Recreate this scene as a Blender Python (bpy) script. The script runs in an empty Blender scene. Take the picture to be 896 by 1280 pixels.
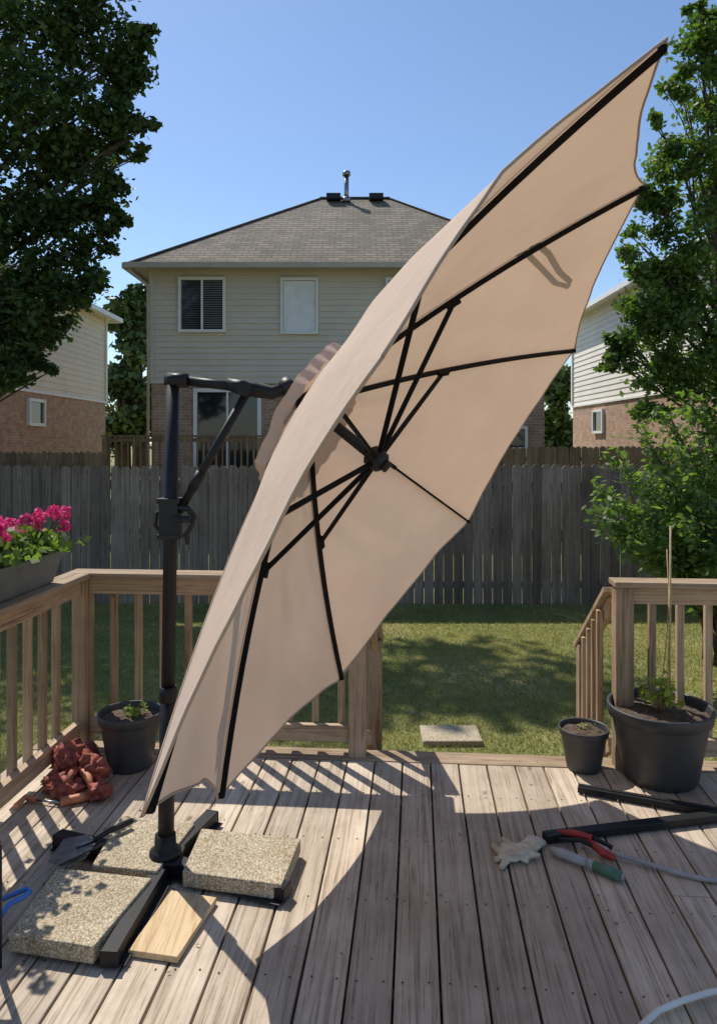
import bpy, math, random
import numpy as np
from mathutils import Vector, Matrix, noise
random.seed(7); rng=np.random.default_rng(7)
F=924.;H=1.7
def W(x,y,Y): return Vector(((x-448)*Y/F,Y,H-(y-550)*Y/F))
def G(x,y,Z=0.):
    Y=(H-Z)*F/(y-550); return Vector(((x-448)*Y/F,Y,Z))
LZ=-.445
sc=bpy.context.scene
# ---------------------------------------------------------------- materials
def newmat(name):
    m=bpy.data.materials.new(name);m.use_nodes=True
    nt=m.node_tree;b=nt.nodes['Principled BSDF'];return m,nt,b
def N(nt,t,**k):
    n=nt.nodes.new(t)
    for a,v in k.items(): setattr(n,a,v)
    return n
def coords(nt,scale=(1,1,1),swap=None):
    tc=N(nt,'ShaderNodeTexCoord');out=tc.outputs['Object']
    if swap:
        s=N(nt,'ShaderNodeSeparateXYZ');nt.links.new(out,s.inputs[0])
        c=N(nt,'ShaderNodeCombineXYZ')
        for i,a in enumerate(swap):
            if a in 'XYZ': nt.links.new(s.outputs[a],c.inputs[i])
        out=c.outputs[0]
    mp=N(nt,'ShaderNodeMapping');mp.inputs['Scale'].default_value=scale
    nt.links.new(out,mp.inputs[0]);return mp.outputs[0]
def ramp(nt,fac,stops):
    r=N(nt,'ShaderNodeValToRGB');e=r.color_ramp.elements
    while len(e)<len(stops): e.new(.5)
    for i,(p,c) in enumerate(stops): e[i].position=p;e[i].color=(*c,1)
    nt.links.new(fac,r.inputs[0]);return r.outputs[0]
def mix(nt,a,b,fac,mode='MIX'):
    m=N(nt,'ShaderNodeMix',data_type='RGBA',blend_type=mode)
    for s,v in ((m.inputs[0],fac),(m.inputs[6],a),(m.inputs[7],b)):
        if hasattr(v,'links'): nt.links.new(v,s)
        else: s.default_value=v if not isinstance(v,tuple) else (*v,1)
    return m.outputs[2]
def bump(nt,b,h,st=.3,d=.01):
    bp=N(nt,'ShaderNodeBump');bp.inputs['Strength'].default_value=st;bp.inputs['Distance'].default_value=d
    nt.links.new(h,bp.inputs['Height']);nt.links.new(bp.outputs[0],b.inputs['Normal'])
def noi(nt,co,scale,detail=5,rough=.6):
    n=N(nt,'ShaderNodeTexNoise');n.inputs['Scale'].default_value=scale;n.inputs['Detail'].default_value=detail;n.inputs['Roughness'].default_value=rough
    nt.links.new(co,n.inputs['Vector']);return n.outputs['Fac']
def simple(name,c1,c2=None,scale=8,rough=.6,bs=.1,metal=0,spec=.5):
    m,nt,b=newmat(name);c2=c2 or tuple(x*.7 for x in c1)
    co=coords(nt);f=noi(nt,co,scale)
    nt.links.new(ramp(nt,f,[(.35,c2),(.65,c1)]),b.inputs['Base Color'])
    b.inputs['Roughness'].default_value=rough;b.inputs['Metallic'].default_value=metal
    b.inputs['Specular IOR Level'].default_value=spec
    if bs: bump(nt,b,noi(nt,co,scale*6),bs,.004)
    return m
def wood(name,cols,stretch,rough=.75,var=.35,bs=.4,dirt=True,ringw=.3,crack=0.):
    m,nt,b=newmat(name)
    geo=N(nt,'ShaderNodeNewGeometry')
    tc=N(nt,'ShaderNodeTexCoord')
    mul=N(nt,'ShaderNodeVectorMath',operation='SCALE');mul.inputs['Scale'].default_value=13.7
    cmb=N(nt,'ShaderNodeCombineXYZ')
    for i in range(3): nt.links.new(geo.outputs['Random Per Island'],cmb.inputs[i])
    nt.links.new(cmb.outputs[0],mul.inputs[0])
    add=N(nt,'ShaderNodeVectorMath',operation='ADD');nt.links.new(tc.outputs['Object'],add.inputs[0]);nt.links.new(mul.outputs[0],add.inputs[1])
    mp=N(nt,'ShaderNodeMapping');mp.inputs['Scale'].default_value=stretch;nt.links.new(add.outputs[0],mp.inputs[0])
    g=noi(nt,mp.outputs[0],1,7,.65)
    w=N(nt,'ShaderNodeTexNoise');w.inputs['Scale'].default_value=.35;w.inputs['Detail'].default_value=3;w.inputs['Distortion'].default_value=1.5
    nt.links.new(mp.outputs[0],w.inputs['Vector'])
    mm=N(nt,'ShaderNodeMath',operation='MULTIPLY');nt.links.new(w.outputs['Fac'],mm.inputs[0]);mm.inputs[1].default_value=9
    fr=N(nt,'ShaderNodeMath',operation='PINGPONG');fr.inputs[1].default_value=1;nt.links.new(mm.outputs[0],fr.inputs[0])
    gg=N(nt,'ShaderNodeMix');gg.inputs[0].default_value=ringw;nt.links.new(g,gg.inputs[2]);nt.links.new(fr.outputs[0],gg.inputs[3])
    c=ramp(nt,gg.outputs[0],[(.25,cols[0]),(.45,cols[1]),(.8,cols[2])])
    rv=N(nt,'ShaderNodeMapRange');rv.inputs['To Min'].default_value=1-var;rv.inputs['To Max'].default_value=1+var*.5
    nt.links.new(geo.outputs['Random Per Island'],rv.inputs['Value'])
    cc=N(nt,'ShaderNodeCombineXYZ')
    for i in range(3): nt.links.new(rv.outputs[0],cc.inputs[i])
    c=mix(nt,c,cc.outputs[0],1.,'MULTIPLY')
    if crack:
        mc=N(nt,'ShaderNodeMapping');mc.inputs['Scale'].default_value=tuple(s*2.2 for s in stretch);nt.links.new(add.outputs[0],mc.inputs[0])
        cr=noi(nt,mc.outputs[0],1,5,.75)
        c=mix(nt,c,ramp(nt,cr,[(.36,(.42,.38,.34)),(.45,(1,1,1))]),crack,'MULTIPLY')
    if dirt:
        d=noi(nt,tc.outputs['Object'],2.3,6,.7)
        c=mix(nt,c,ramp(nt,d,[(.35,(.7,.68,.65)),(.6,(1,1,1))]),.8,'MULTIPLY')
        vk=N(nt,'ShaderNodeTexVoronoi');vk.inputs['Scale'].default_value=1
        mk=N(nt,'ShaderNodeMapping');mk.inputs['Scale'].default_value=tuple(4.4 if s>4 else 2.2 for s in stretch);nt.links.new(add.outputs[0],mk.inputs[0]);nt.links.new(mk.outputs[0],vk.inputs['Vector'])
        c=mix(nt,c,ramp(nt,vk.outputs['Distance'],[(.03,(.35,.27,.2)),(.075,(1,1,1))]),.85,'MULTIPLY')
    nt.links.new(c,b.inputs['Base Color']);b.inputs['Roughness'].default_value=rough
    b.inputs['Specular IOR Level'].default_value=.25
    bump(nt,b,gg.outputs[0],bs,.003);return m
M={}
M['deck']=wood('deck_wood',[(.3,.23,.165),(.55,.445,.335),(.68,.575,.455)],(50,1.4,50),var=.25,ringw=.25,crack=.75)
M['railh']=wood('rail_wood_x',[(.23,.15,.09),(.43,.31,.2),(.56,.43,.3)],(1.8,45,45),crack=.5)
M['railv']=wood('rail_wood_v',[(.23,.15,.09),(.43,.31,.2),(.56,.43,.3)],(45,45,1.8),crack=.5)
M['raily']=wood('rail_wood_y',[(.23,.15,.09),(.43,.31,.2),(.56,.43,.3)],(45,1.8,45),crack=.5)
M['fence']=wood('fence_wood',[(.15,.117,.09),(.24,.188,.145),(.33,.268,.21)],(30,30,1.2),var=.4)
M['fence2']=wood('fence_wood_brown',[(.13,.085,.055),(.23,.16,.105),(.3,.215,.145)],(30,30,1.2),var=.3)
M['plank']=wood('pine_plank',[(.42,.27,.13),(.6,.43,.24),(.7,.54,.33)],(40,3,40),var=.05,dirt=False,crack=.3)
M['black']=simple('black_powder_coat',(.014,.014,.016),(.009,.009,.01),30,.5,.05,0,.3)
M['ribm']=simple('rib_black',(.01,.01,.011),(.006,.006,.007),30,.6,.05,0,.12)
M['blackp']=simple('black_plastic',(.022,.022,.024),(.014,.014,.016),20,.5,.1,0,.3)
M['pot']=simple('pot_plastic',(.05,.052,.056),(.035,.036,.04),9,.5,.06)
M['soil']=simple('soil',(.13,.09,.06),(.045,.03,.02),40,.95,1.)
M['nail']=simple('nail_head',(.07,.06,.05),(.04,.035,.03),40,.6,0,.5)
M['white']=simple('white_trim',(.82,.82,.79),(.72,.72,.69),3,.5,.03)
M['gutter']=simple('tan_gutter',(.5,.44,.35),(.42,.37,.3),3,.5,.03)
M['ridge']=simple('ridge_shingle',(.2,.165,.125),(.13,.11,.08),9,.95,.3)
M['sidingA']=simple('siding_beige_grey',(.65,.595,.51),(.59,.54,.46),1.2,.6,.03)
M['sidingB']=simple('siding_cream',(.78,.68,.51),(.7,.61,.46),1.2,.6,.03)
M['sidingC']=simple('siding_white',(.8,.75,.66),(.73,.68,.6),1.2,.6,.03)
M['curtain']=simple('curtain',(.85,.86,.88),(.74,.76,.8),4,.8,.1)
M['blind']=simple('blinds',(.2,.23,.22),(.15,.17,.17),4,.6,0)
M['red']=simple('red_rubber',(.42,.03,.02),(.25,.02,.015),20,.5,.1)
M['rust']=simple('red_leather',(.4,.09,.055),(.13,.035,.028),30,.7,.6)
M['orange']=simple('orange_wood',(.6,.24,.12),(.4,.14,.07),20,.6,.1)
M['green']=simple('green_rubber',(.09,.2,.13),(.06,.13,.09),20,.55,.1)
M['steel']=simple('steel',(.35,.36,.37),(.2,.2,.21),20,.35,.1,.9)
M['glove']=simple('cotton_glove',(.72,.64,.5),(.5,.42,.3),14,.95,.5)
M['hose']=simple('white_tube',(.8,.78,.74),(.65,.63,.59),8,.45,.03)
M['greyhose']=simple('grey_tube',(.4,.39,.38),(.3,.29,.28),12,.5,.05)
M['blue']=simple('blue_plastic',(.05,.2,.6),(.03,.15,.5),10,.4,.03)
M['bamboo']=simple('bamboo',(.5,.38,.22),(.35,.25,.13),20,.6,.1)
M['dry']=simple('dry_leaf',(.3,.2,.1),(.18,.11,.05),20,.8,.1)
M['bark']=simple('bark',(.12,.09,.07),(.045,.035,.028),14,.95,1.)
M['trough']=simple('planter_plastic',(.17,.19,.18),(.12,.135,.13),6,.6,.05)
def agg():
    m,nt,b=newmat('exposed_aggregate');co=coords(nt)
    v=N(nt,'ShaderNodeTexVoronoi');v.inputs['Scale'].default_value=150;nt.links.new(co,v.inputs['Vector'])
    c=ramp(nt,v.outputs['Color'],[(.1,(.38,.3,.2)),(.45,(.6,.52,.38)),(.9,(.75,.68,.54))])
    c2=ramp(nt,v.outputs['Distance'],[(.3,(1,1,1)),(.65,(.6,.55,.47))])
    c=mix(nt,c,c2,1.,'MULTIPLY');c=mix(nt,c,ramp(nt,noi(nt,co,5),[(.3,(.75,.72,.66)),(.7,(1,1,1))]),1.,'MULTIPLY')
    nt.links.new(c,b.inputs['Base Color']);b.inputs['Roughness'].default_value=.9
    iv=N(nt,'ShaderNodeMath',operation='SUBTRACT');iv.inputs[0].default_value=1;nt.links.new(v.outputs['Distance'],iv.inputs[1])
    bump(nt,b,iv.outputs[0],.6,.004);return m
M['agg']=agg()
def brick(name,ax,c1,c2):
    m,nt,b=newmat(name);co=coords(nt,(1,1,1),ax)
    t=N(nt,'ShaderNodeTexBrick');t.inputs['Scale'].default_value=1;t.inputs['Brick Width'].default_value=.21;t.inputs['Row Height'].default_value=.075
    t.inputs['Mortar Size'].default_value=.009;t.inputs['Color1'].default_value=(*c1,1);t.inputs['Color2'].default_value=(*c2,1);t.inputs['Mortar'].default_value=(.42,.39,.34,1);t.inputs['Bias'].default_value=-.1
    nt.links.new(co,t.inputs['Vector'])
    c=mix(nt,t.outputs['Color'],ramp(nt,noi(nt,co,3),[(.3,(.75,.73,.7)),(.7,(1.1,1.05,1))]),1.,'MULTIPLY')
    nt.links.new(c,b.inputs['Base Color']);b.inputs['Roughness'].default_value=.9;return m
M['brickY']=brick('brick_front','XZ-',(.42,.28,.19),(.3,.18,.12))
M['brickX']=brick('brick_side','YZ-',(.54,.33,.21),(.37,.2,.13))
def shingle(name,ax):
    m,nt,b=newmat(name);co=coords(nt,(1,1,1),ax)
    t=N(nt,'ShaderNodeTexBrick');t.inputs['Scale'].default_value=1;t.inputs['Brick Width'].default_value=.3;t.inputs['Row Height'].default_value=.1
    t.inputs['Mortar Size'].default_value=.012;t.inputs['Color1'].default_value=(.27,.225,.165,1);t.inputs['Color2'].default_value=(.17,.14,.105,1);t.inputs['Mortar'].default_value=(.09,.077,.06,1)
    nt.links.new(co,t.inputs['Vector'])
    c=mix(nt,t.outputs['Color'],ramp(nt,noi(nt,co,1.5),[(.3,(.75,.75,.75)),(.7,(1.12,1.1,1.1))]),1.,'MULTIPLY')
    nt.links.new(c,b.inputs['Base Color']);b.inputs['Roughness'].default_value=.95;bump(nt,b,t.outputs['Fac'],.3,.01);return m
M['shX']=shingle('shingles_a','XZ-');M['shY']=shingle('shingles_b','YZ-')
def glass():
    m,nt,b=newmat('window_glass');b.inputs['Base Color'].default_value=(.02,.024,.028,1);b.inputs['Roughness'].default_value=.06
    b.inputs['Specular IOR Level'].default_value=.6;return m
M['glass']=glass()
def leafmat(name,c1,c2,tr=.35,ns=.9,tt=(1.6,1.8,.6)):
    m,nt,b=newmat(name);geo=N(nt,'ShaderNodeNewGeometry');co=coords(nt)
    c=ramp(nt,geo.outputs['Random Per Island'],[(0,c1),(1,c2)])
    c=mix(nt,c,ramp(nt,noi(nt,co,ns,3),[(.35,(.65,.7,.65)),(.65,(1.15,1.1,1))]),1.,'MULTIPLY')
    nt.links.new(c,b.inputs['Base Color']);b.inputs['Roughness'].default_value=.5;b.inputs['Specular IOR Level'].default_value=.3
    if tr>0:
        t=N(nt,'ShaderNodeBsdfTranslucent');tc=mix(nt,c,tt,1.,'MULTIPLY');nt.links.new(tc,t.inputs[0])
        ms=N(nt,'ShaderNodeMixShader');ms.inputs[0].default_value=tr
        nt.links.new(b.outputs[0],ms.inputs[1]);nt.links.new(t.outputs[0],ms.inputs[2])
        nt.links.new(ms.outputs[0],nt.nodes['Material Output'].inputs[0])
    return m
M['leafL']=leafmat('leaf_dark',(.035,.065,.022),(.075,.12,.04),.3)
M['leafR']=leafmat('leaf_mid',(.07,.12,.035),(.14,.21,.06),.4)
M['leafS']=leafmat('leaf_shrub',(.09,.15,.045),(.19,.27,.09),.45)
M['leafF']=leafmat('leaf_far',(.07,.12,.035),(.13,.19,.055),0,.4)
M['leafP']=leafmat('leaf_pot',(.18,.26,.05),(.3,.36,.09),.4)
M['petal']=leafmat('petals',(.74,.03,.24),(.93,.14,.42),.35,8,(1,1,1))
M['grassb']=leafmat('grass_blades',(.24,.25,.065),(.42,.38,.14),.35,.7,(1.4,1.4,.7))
def lawn():
    m,nt,b=newmat('lawn');co=coords(nt)
    c=ramp(nt,noi(nt,co,.8,6,.7),[(.35,(.14,.165,.045)),(.5,(.24,.24,.08)),(.68,(.42,.36,.17))])
    c=mix(nt,c,ramp(nt,noi(nt,co,60,4),[(.3,(.55,.55,.5)),(.7,(1.2,1.2,1.1))]),1.,'MULTIPLY')
    nt.links.new(c,b.inputs['Base Color']);b.inputs['Roughness'].default_value=.95;bump(nt,b,noi(nt,co,50),.8,.03);return m
M['lawn']=lawn()
def fabric(name,col,tcol,tr):
    m,nt,b=newmat(name);co=coords(nt)
    v=ramp(nt,noi(nt,co,2.2,5),[(.3,(.9,.88,.86)),(.7,(1.03,1.02,1))])
    c=mix(nt,col,v,1.,'MULTIPLY')
    nt.links.new(c,b.inputs['Base Color']);b.inputs['Roughness'].default_value=.9;b.inputs['Specular IOR Level'].default_value=.15
    h=mix(nt,noi(nt,co,4,4,.6),noi(nt,coords(nt,(14,14,3)),1,3,.5),.3)
    bump(nt,b,h,.6,.025)
    t=N(nt,'ShaderNodeBsdfTranslucent');t2=mix(nt,tcol,v,1.,'MULTIPLY');nt.links.new(t2,t.inputs[0])
    ms=N(nt,'ShaderNodeMixShader');ms.inputs[0].default_value=tr
    nt.links.new(b.outputs[0],ms.inputs[1]);nt.links.new(t.outputs[0],ms.inputs[2])
    nt.links.new(ms.outputs[0],nt.nodes['Material Output'].inputs[0]);return m
M['canvas']=fabric('canopy_fabric',(.69,.55,.455),(.62,.43,.305),.3)
M['hem']=fabric('canopy_hem',(.52,.4,.32),(.4,.29,.21),.15)
M['strap']=fabric('strap_fabric',(.3,.22,.17),(.3,.2,.15),.05)
# ---------------------------------------------------------------- mesh builder
class B:
    def __init__(s): s.v=[];s.f=[];s.m=[];s.s=[]
    def add(s,vs,fs,mat=0,sm=False):
        o=len(s.v);s.v+= [tuple(v) for v in vs]
        for f in fs: s.f.append([o+i for i in f]);s.m.append(mat);s.s.append(sm)
    def box(s,c,d,mat=0,R=None):
        c=Vector(c);vs=[]
        for x in (-.5,.5):
            for y in (-.5,.5):
                for z in (-.5,.5):
                    p=Vector((x*d[0],y*d[1],z*d[2]));
                    if R: p=R@p
                    vs.append(c+p)
        s.add(vs,[(0,1,3,2),(4,6,7,5),(0,4,5,1),(2,3,7,6),(0,2,6,4),(1,5,7,3)],mat)
    def beam(s,p,q,w,h,mat=0,up=(0,0,1)):
        p=Vector(p);q=Vector(q);a=(q-p);L=a.length;a.normalize();u=Vector(up)
        x=a.cross(u).normalized();z=x.cross(a).normalized()
        R=Matrix((x,a,z)).transposed();s.box((p+q)/2,(w,L,h),mat,R)
    def tube(s,pts,r,mat=0,seg=10,sm=True,flat=1.):
        pts=[Vector(p) for p in pts];n=len(pts)
        if not isinstance(r,(list,tuple)): r=[r]*n
        vs=[];ref=None
        for i,p in enumerate(pts):
            t=(pts[min(i+1,n-1)]-pts[max(i-1,0)]).normalized()
            if ref is None: ref=Vector((0,0,1)) if abs(t.z)<.9 else Vector((1,0,0))
            x=t.cross(ref).normalized();y=x.cross(t).normalized();ref=y
            for k in range(seg):
                a=2*math.pi*k/seg;vs.append(p+x*math.cos(a)*r[i]+y*math.sin(a)*r[i]*flat)
        fs=[]
        for i in range(n-1):
            for k in range(seg):
                k2=(k+1)%seg;fs.append((i*seg+k,i*seg+k2,(i+1)*seg+k2,(i+1)*seg+k))
        s.add(vs,fs,mat,sm)
        o=len(s.v)-n*seg
        s.f.append([o+k for k in range(seg)][::-1]);s.m.append(mat);s.s.append(False)
        s.f.append([o+(n-1)*seg+k for k in range(seg)]);s.m.append(mat);s.s.append(False)
    def lathe(s,c,prof,mat=0,seg=40):
        c=Vector(c);vs=[]
        for (r,z) in prof:
            for k in range(seg):
                a=2*math.pi*k/seg;vs.append(c+Vector((r*math.cos(a),r*math.sin(a),z)))
        fs=[]
        for i in range(len(prof)-1):
            for k in range(seg):
                k2=(k+1)%seg;fs.append((i*seg+k,i*seg+k2,(i+1)*seg+k2,(i+1)*seg+k))
        s.add(vs,fs,mat,True)
    def disc(s,c,r,mat=0,seg=32,nz=0.,rings=8):
        c=Vector(c);vs=[c];fs=[]
        for i in range(1,rings+1):
            for k in range(seg):
                a=2*math.pi*k/seg;rr=r*i/rings;p=c+Vector((rr*math.cos(a),rr*math.sin(a),0))
                p.z+=nz*noise.noise(p*25)*(1-.3*i/rings)+nz*(1-i/rings);vs.append(p)
        for k in range(seg): fs.append((0,1+k,1+(k+1)%seg))
        for i in range(rings-1):
            for k in range(seg):
                k2=(k+1)%seg;o=1+i*seg;fs.append((o+k,o+seg+k,o+seg+k2,o+k2))
        s.add(vs,fs,mat,True)
    def blob(s,c,sz,mat=0,amp=.25,ns=2.,R=None,seg=20,flatb=True,seed=0):
        vs=[];c=Vector(c);rn=seg//2
        for i in range(rn+1):
            for k in range(seg):
                th=math.pi*i/rn;ph=2*math.pi*k/seg
                p=Vector((math.sin(th)*math.cos(ph),math.sin(th)*math.sin(ph),math.cos(th)))
                d=1+amp*noise.noise(p*ns+Vector((seed*3.1,seed,0)))*2
                p=Vector((p.x*sz[0],p.y*sz[1],p.z*sz[2]))*d
                if R: p=R@p
                p=c+p
                if flatb and p.z<.003: p.z=.003
                vs.append(p)
        fs=[]
        for i in range(rn):
            for k in range(seg):
                k2=(k+1)%seg;fs.append((i*seg+k,(i+1)*seg+k,(i+1)*seg+k2,i*seg+k2))
        s.add(vs,fs,mat,True)
    def obj(s,name,mats,parent=None,bevel=0,local=False):
        me=bpy.data.meshes.new(name);me.from_pydata(s.v,[],s.f)
        for m in mats: me.materials.append(M[m] if isinstance(m,str) else m)
        me.polygons.foreach_set('material_index',s.m);me.polygons.foreach_set('use_smooth',s.s)
        me.update();o=bpy.data.objects.new(name,me);sc.collection.objects.link(o)
        if bevel:
            b=o.modifiers.new('bevel','BEVEL');b.width=bevel;b.segments=2;b.limit_method='ANGLE'
        if parent: o.parent=parent
        if local: o.location=(0,4.055,0);o.rotation_euler=(0,0,math.radians(-4.45))
        return o
def empty(name,local=False):
    e=bpy.data.objects.new(name,None);sc.collection.objects.link(e);e.empty_display_size=.2
    if local: e.location=(0,4.055,0);e.rotation_euler=(0,0,math.radians(-4.45))
    return e
# ---------------------------------------------------------------- ground, grass
b=B();b.add([(-250,-100,LZ),(250,-100,LZ),(250,400,LZ),(-250,400,LZ)],[(0,1,2,3)]);b.obj('ground',['lawn'])
def leafmesh(name,P,A,Bv,mat,parent=None,tri=False):
    n=len(P)
    if tri: V=np.stack([P-Bv,P+Bv,P+A],1);k=3
    else: V=np.stack([P-A,P+Bv-A*.1,P+A,P-Bv-A*.1],1);k=4
    me=bpy.data.meshes.new(name);me.vertices.add(n*k);me.vertices.foreach_set('co',V.reshape(-1).astype(np.float32))
    me.loops.add(n*k);me.loops.foreach_set('vertex_index',np.arange(n*k,dtype=np.int32))
    me.polygons.add(n);me.polygons.foreach_set('loop_start',np.arange(0,n*k,k,dtype=np.int32));me.polygons.foreach_set('loop_total',np.full(n,k,dtype=np.int32))
    me.update(calc_edges=True);me.validate();me.materials.append(M[mat])
    o=bpy.data.objects.new(name,me);sc.collection.objects.link(o)
    if parent:o.parent=parent
    return o
n=130000
Y=4.25+5.4*rng.random(n)**.85;X=(rng.random(n)-.5)*2*(Y*.56+.6)
P=np.stack([X,Y,np.full(n,LZ)],1)
hgt=.014+.022*rng.random(n);ang=rng.random(n)*6.283
A=np.stack([(rng.random(n)-.5)*.05,(rng.random(n)-.5)*.05,hgt],1);Bv=np.stack([np.cos(ang),np.sin(ang),0*ang],1)*.004
leafmesh('grass',P,A,Bv,'grassb',tri=True)
b=B();b.box((.66,5.32,LZ+.015),(.42,.3,.05));b.obj('stepping_stone',['agg'],bevel=.01)
# ---------------------------------------------------------------- deck
dk=empty('wooden_deck',True)
b=B();pit=.146;u=-1.80
i=0
while u<4.2:
    cuts=[-5.2,-.135]
    j=random.choice([-1.2,-2.0,-2.8,-3.6])
    if random.random()<.35: cuts=[-5.2,j,-.135]
    for a,c in zip(cuts[:-1],cuts[1:]):
        b.box((u+pit/2,(a+c)/2+.001,-.019+random.uniform(-.0012,.0012)),(pit-.008,c-a-.004,.036))
    u+=pit;i+=1
b.obj('boards',['deck'],dk,bevel=.004)
b=B();b.box((1.2,-.063,-.017),(6.0,.138,.038));b.box((1.2,.012,-.14),(6.0,.03,.2));b.obj('edge_board',['railh'],dk,bevel=.004)
b=B();b.box((-1.82,-2.6,-.14),(.03,5.2,.2));
for v in np.arange(-5,0,.41): b.box((1.2,v,-.13),(6,.04,.18))
for v in (-.3,-2.5,-4.6):
    for uu in (-1.6,.7,3.5): b.box((uu,v,-.33),(.1,.1,.24))
b.obj('joists',['railh'],dk)
b=B();u=-1.80
while u<4.2:
    for v in np.arange(-5,-.1,.41):
        for du in (.03,pit-.035):
            c=Vector((u+du+random.uniform(-.004,.004),v+random.uniform(-.008,.008),.0008));
            b.add([c+Vector((.0042*math.cos(k*1.047),.0042*math.sin(k*1.047),0)) for k in range(6)],[tuple(range(6))])
    u+=pit
b.obj('nails',['nail'],dk)
# ---------------------------------------------------------------- railings
def railing(name,p,q,posts,ext=(0,0)):
    e=empty(name,True);p=Vector((*p,0));q=Vector((*q,0));d=(q-p).normalized();nrm=Vector((-d.y,d.x,0));L=(q-p).length
    hm='railh' if abs(d.x)>abs(d.y) else 'raily'
    Z=Vector((0,0,1))
    b=B();b.beam(p-d*ext[0]+Z*.957,q+d*ext[1]+Z*.957,.14,.03);b.beam(p+Z*.895,q+Z*.895,.04,.088);b.beam(p+Z*.115,q+Z*.115,.04,.088)
    b.obj('rails',[hm],e,bevel=.004)
    b=B();s=.16
    while s<L-.08:
        if all(abs(s-t)>.07 for t in posts):
            c=p+d*s+nrm*.0405
            b.box((c.x,c.y,.505),(.036,.036,.865))
        s+=.142
    b.obj('balusters',['railv'],e,bevel=.003)
    b=B()
    for t in posts:
        c=p+d*t;b.box((c.x,c.y,.3),(.092,.092,1.278+.0))
    b.obj('posts',['railv'],e,bevel=.005);return e
railing('deck_railing',(-1.53,-.06),(0.0,-.06),[0.0,1.53],(.07,.045))
railing('deck_railing',(-1.53,-4.0),(-1.53,-.133),[0,1.4,2.7],(0,0))
railing('deck_railing',(1.385,-.1),(3.6,-.1),[0.0,2.2],(.055,.0))
st=empty('deck_stairs',True)
b=B()
for k in range(2): b.box((.69,.19+.29*k,-.165-.15*k),(1.3,.28,.035))
for uu in (.02,1.36):
    b.beam((uu,.04,-.16),(uu,.72,-.42),.035,.18)
b.obj('steps',['railh'],st,bevel=.004)
b=B()
for uu in (.055,1.36):
    b.box((uu,.66,.0),(.085,.085,.86));b.beam((uu,-.0,.90),(uu,.74,.40),.1,.032);b.beam((uu,.0,.83),(uu,.64,.40),.035,.075)
    b.beam((uu,.03,.06),(uu,.64,-.30),.035,.075)
    for k in range(4):
        t=.13+.12*k;b.box((uu-.037,t,.42-.68*t),(.034,.034,.86))
b.obj('stair_rail',['railv'],st,bevel=.004)
# ---------------------------------------------------------------- fence
def fence(name,p,q,zb,zt,mat,w=.128,jit=.012):
    p=Vector((*p,0));q=Vector((*q,0));d=(q-p).normalized();L=(q-p).length;nr=Vector((-d.y,d.x,0));s=0;b=B()
    while s<L:
        ht=zt+random.uniform(-jit,jit)+.01*math.sin(s*.7);g=.0025+.002*random.random()
        pr=[(g,zb),(w-g,zb),(w-g,ht-.035),(w-g-.03,ht),(g+.03,ht),(g,ht-.035)]
        of=random.uniform(-.006,.006);tl=random.uniform(-.004,.004)
        vs=[p+d*(s+a+tl*(z-zb))+nr*(of-.01)+Vector((0,0,z)) for a,z in pr]+[p+d*(s+a+tl*(z-zb))+nr*(of+.01)+Vector((0,0,z)) for a,z in pr]
        fs=[tuple(range(6)),tuple(range(11,5,-1))]+[(i,i+6,(i+1)%6+6,(i+1)%6) for i in range(6)]
        b.add(vs,fs);s+=w
    for z in (zb+.25,zb+.95,zt-.25): b.beam(p+nr*.038+Vector((0,0,z)),q+nr*.038+Vector((0,0,z)),.04,.09)
    s=0
    while s<L:
        c=p+d*s+nr*.1;b.box((c.x,c.y,(zb+zt)/2-.05),(.09,.09,zt-zb-.1));s+=2.4
    return b.obj(name,[mat])
fence('wooden_fence',(-9,9.67),(5.6,9.67),LZ,1.365,'fence')
fence('wooden_fence',(5.6,9.67),(5.6,3),LZ,1.365,'fence')
fence('wooden_fence',(3.0,15.5),(9,15.5),LZ,1.55,'fence2')
fence('wooden_fence',(-9.2,15.2),(-5.3,15.2),LZ,1.45,'fence2')
# ---------------------------------------------------------------- houses
def siding(b,p,q,z0,z1,nr,c=.145,mat=0):
    p=Vector((*p,0));q=Vector((*q,0));nr=Vector(nr);z=z0
    while z<z1-.01:
        zt=min(z+c,z1);o=.028
        vs=[p+nr*o+Vector((0,0,z)),q+nr*o+Vector((0,0,z)),q+nr*.004+Vector((0,0,zt)),p+nr*.004+Vector((0,0,zt)),p+Vector((0,0,z)),q+Vector((0,0,z))]
        b.add(vs,[(0,1,2,3),(4,5,1,0)],mat);z+=c
def hip(b,x0,x1,y0,y1,z,rx0,rx1,ry0,ry1,rz,mf=0,ms=1):
    vs=[(x0,y0,z),(x1,y0,z),(x1,y1,z),(x0,y1,z),(rx0,ry0,rz),(rx1,ry0 if rx1!=rx0 else ry1,rz)]
    if rx0!=rx1:
        b.add([vs[i] for i in (0,1,5,4)],[(0,1,2,3)],mf);b.add([vs[i] for i in (2,3,4,5)],[(0,1,2,3)],mf)
        b.add([vs[i] for i in (1,2,5)],[(0,1,2)],ms);b.add([vs[i] for i in (3,0,4)],[(0,1,2)],ms)
    else:
        b.add([vs[i] for i in (0,1,4)],[(0,1,2)],mf);b.add([vs[i] for i in (2,3,5)],[(0,1,2)],mf)
        b.add([vs[i] for i in (1,2,5,4)],[(0,1,2,3)],ms);b.add([vs[i] for i in (3,0,4,5)],[(0,1,2,3)],ms)
    b.add([(x0,y0,z-.02),(x1,y0,z-.02),(x1,y1,z-.02),(x0,y1,z-.02)],[(3,2,1,0)],2)
hs=empty('brick_house')
x0,x1,y0,y1=-5.03,4.52,18.,27.
b=B();b.box(((x0+x1)/2,(y0+y1)/2,(3.1+LZ)/2),(x1-x0,y1-y0,3.1-LZ));b.obj('brick_walls',['brickY'],hs)
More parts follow.
